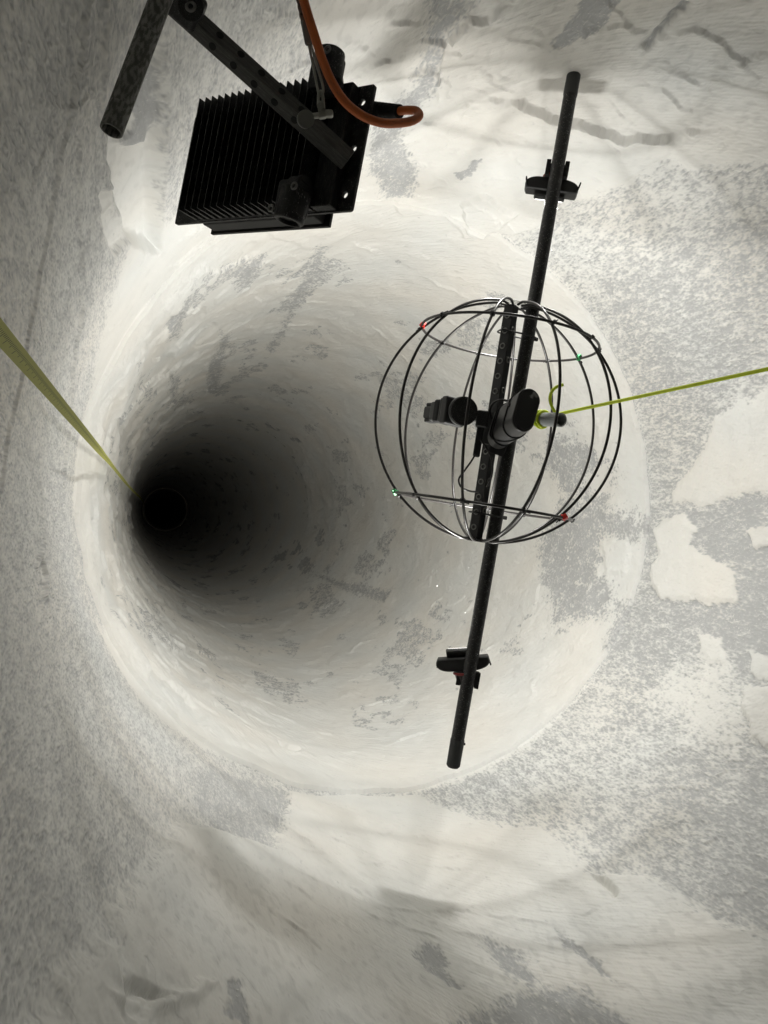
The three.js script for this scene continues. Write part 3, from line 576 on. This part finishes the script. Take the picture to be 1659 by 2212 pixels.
{
  // the drilled square arm, the pivot at its head and the dusty round tube
  const a = at(372, 4, 0.5920), b = at(752, 347, 0.6400), e = a.clone().sub(b).normalize(), tw = V(0, 0, 0).copy(EX).multiplyScalar(0.72).addScaledVector(EY, 0.1).addScaledVector(EZ, 0.72);
  const o = thing('support_arm', 'black drilled square arm holding the floodlight, with a dusty round tube at its upper end', 'support arm', b);
  const x = tw.addScaledVector(e, -tw.dot(e)).normalize(), z = x.clone().cross(e), L = a.distanceTo(b), W = 0.01369;
  const bar = part('square_arm', rbox(W, L, W, 0.00133, a.clone().lerp(b, 0.5), e, x, 2), M.arm, o);
  for (const f of [x, x.clone().negate(), z, z.clone().negate()]) {
    if (f.dot(EZ) < 0.2) continue;
    for (let k = 0; k < 6; k++) { const p = b.clone().addScaledVector(e, L * (0.30 + k * 0.115)).addScaledVector(f, W / 2 + 0.0003), g = new THREE.CylinderGeometry(0.0030, 0.0030, 0.00044, 20); place(g, p, f, e); part('drill_hole', g, M.matt, bar); }
  }
  const t0 = at(240, 283, 0.5106), t1 = at(352, -14, 0.5328);
  part('round_tube', pipe(t0, t1.clone().addScaledVector(t1.clone().sub(t0), 0.2), 0.00755, 0.00636), M.grimy, o);
  const j = at(392, 4, 0.5846);
  part('pivot', merge([rbox(0.0222, 0.03404, 0.01924, 0.00444, j, e, x, 3), rod(at(412, 14, 0.5920), at(412, 14, 0.5661), 0.00925, 0.00925, 28)]), M.dusty, o);
  const t = new THREE.TorusGeometry(0.00311, 0.00118, 8, 24); t.applyMatrix4(frame(EY, EX).setPosition(at(412, 14, 0.5654))); part('bolt', t, M.zinc, o);
}

// ───────────────────────── measuring tape down the shaft ─────────────────────────
{
  const cw = 64, chh = 1024, cv = document.createElement('canvas'); cv.width = cw; cv.height = chh; const g2 = cv.getContext('2d');
  g2.fillStyle = '#b2b25c'; g2.fillRect(0, 0, cw, chh);
  g2.fillStyle = '#3c3d20'; for (let i = 0; i < 64; i++) { const l = i % 8 === 0 ? 30 : i % 4 === 0 ? 22 : 13; g2.fillRect(18, i * 16, l, 5); }
  const tx = new THREE.CanvasTexture(cv); tx.colorSpace = THREE.SRGBColorSpace; tx.wrapS = tx.wrapT = THREE.RepeatWrapping;
  const mt = new THREE.MeshStandardMaterial({ map: tx, roughness: 0.6, side: THREE.DoubleSide });
  const x0 = camera.position.x - 0.0845, z0 = camera.position.z - 0.104, o = thing('measuring_tape', 'flat yellow measuring tape hanging down the left side of the shaft into the dark', 'measuring tape', V(x0, 1.2, z0));
  const P = [], Q = [], I = [], n = 400, top = 1.68, end = -8.8;
  for (let i = 0; i <= n; i++) {
    const t = i / n, y = top + (end - top) * t * t, tw = 2.5 + 0.1 * Math.sin(y * 5) - 0.8 * sstep(0.5, 0.1, y) + 0.3 * sstep(0, -6, y), w = 0.0056, dx = Math.cos(tw) * w, dz = Math.sin(tw) * w;
    const sx = x0 + (y < 0 ? 0.004 * Math.sin(y) : 0), q = 0.0003;
    for (const k of [-1, 1]) P.push(sx + k * dx - dz * 0.03, y, z0 + k * dz + dx * 0.03, sx + k * dx + dz * 0.03, y, z0 + k * dz - dx * 0.03);
    Q.push(0, y * 4, 0, y * 4, 1, y * 4, 1, y * 4);
    if (i) for (const [p, r] of [[0, 2], [2, 3], [3, 1], [1, 0]]) { const A = (i - 1) * 4, B = i * 4; I.push(A + p, A + r, B + p, A + r, B + r, B + p); }
  }
  const g = new THREE.BufferGeometry(); g.setAttribute('position', new THREE.Float32BufferAttribute(P, 3)); g.setAttribute('uv', new THREE.Float32BufferAttribute(Q, 2)); g.setIndex(I); g.computeVertexNormals();
  part('ribbon', g, mt, o);
}
// fine glinting dust that hangs in the air by the lamps
{
  const g = new THREE.IcosahedronGeometry(0.00036, 0), n = 320, m = new THREE.InstancedMesh(g, new THREE.MeshStandardMaterial({ color: lin(0.85, 0.85, 0.83), roughness: 0.3 }), n), q = new THREE.Matrix4();
  for (let i = 0; i < n; i++) { const u = rnd(), p = at(lerp(1180, 880, u) + (rnd() - 0.5) * 420, lerp(420, 1480, u) + (rnd() - 0.5) * 160, 1.15 + rnd() * 0.4); const s = 0.4 + rnd() * 0.9; q.makeScale(s, s, s).setPosition(p); m.setMatrixAt(i, q); }
  m.name = 'dust'; m.userData = { kind: 'stuff', label: 'fine pale dust glinting in the lamp light', category: 'dust' }; scene.add(m);
}
renderer.render(scene, camera);
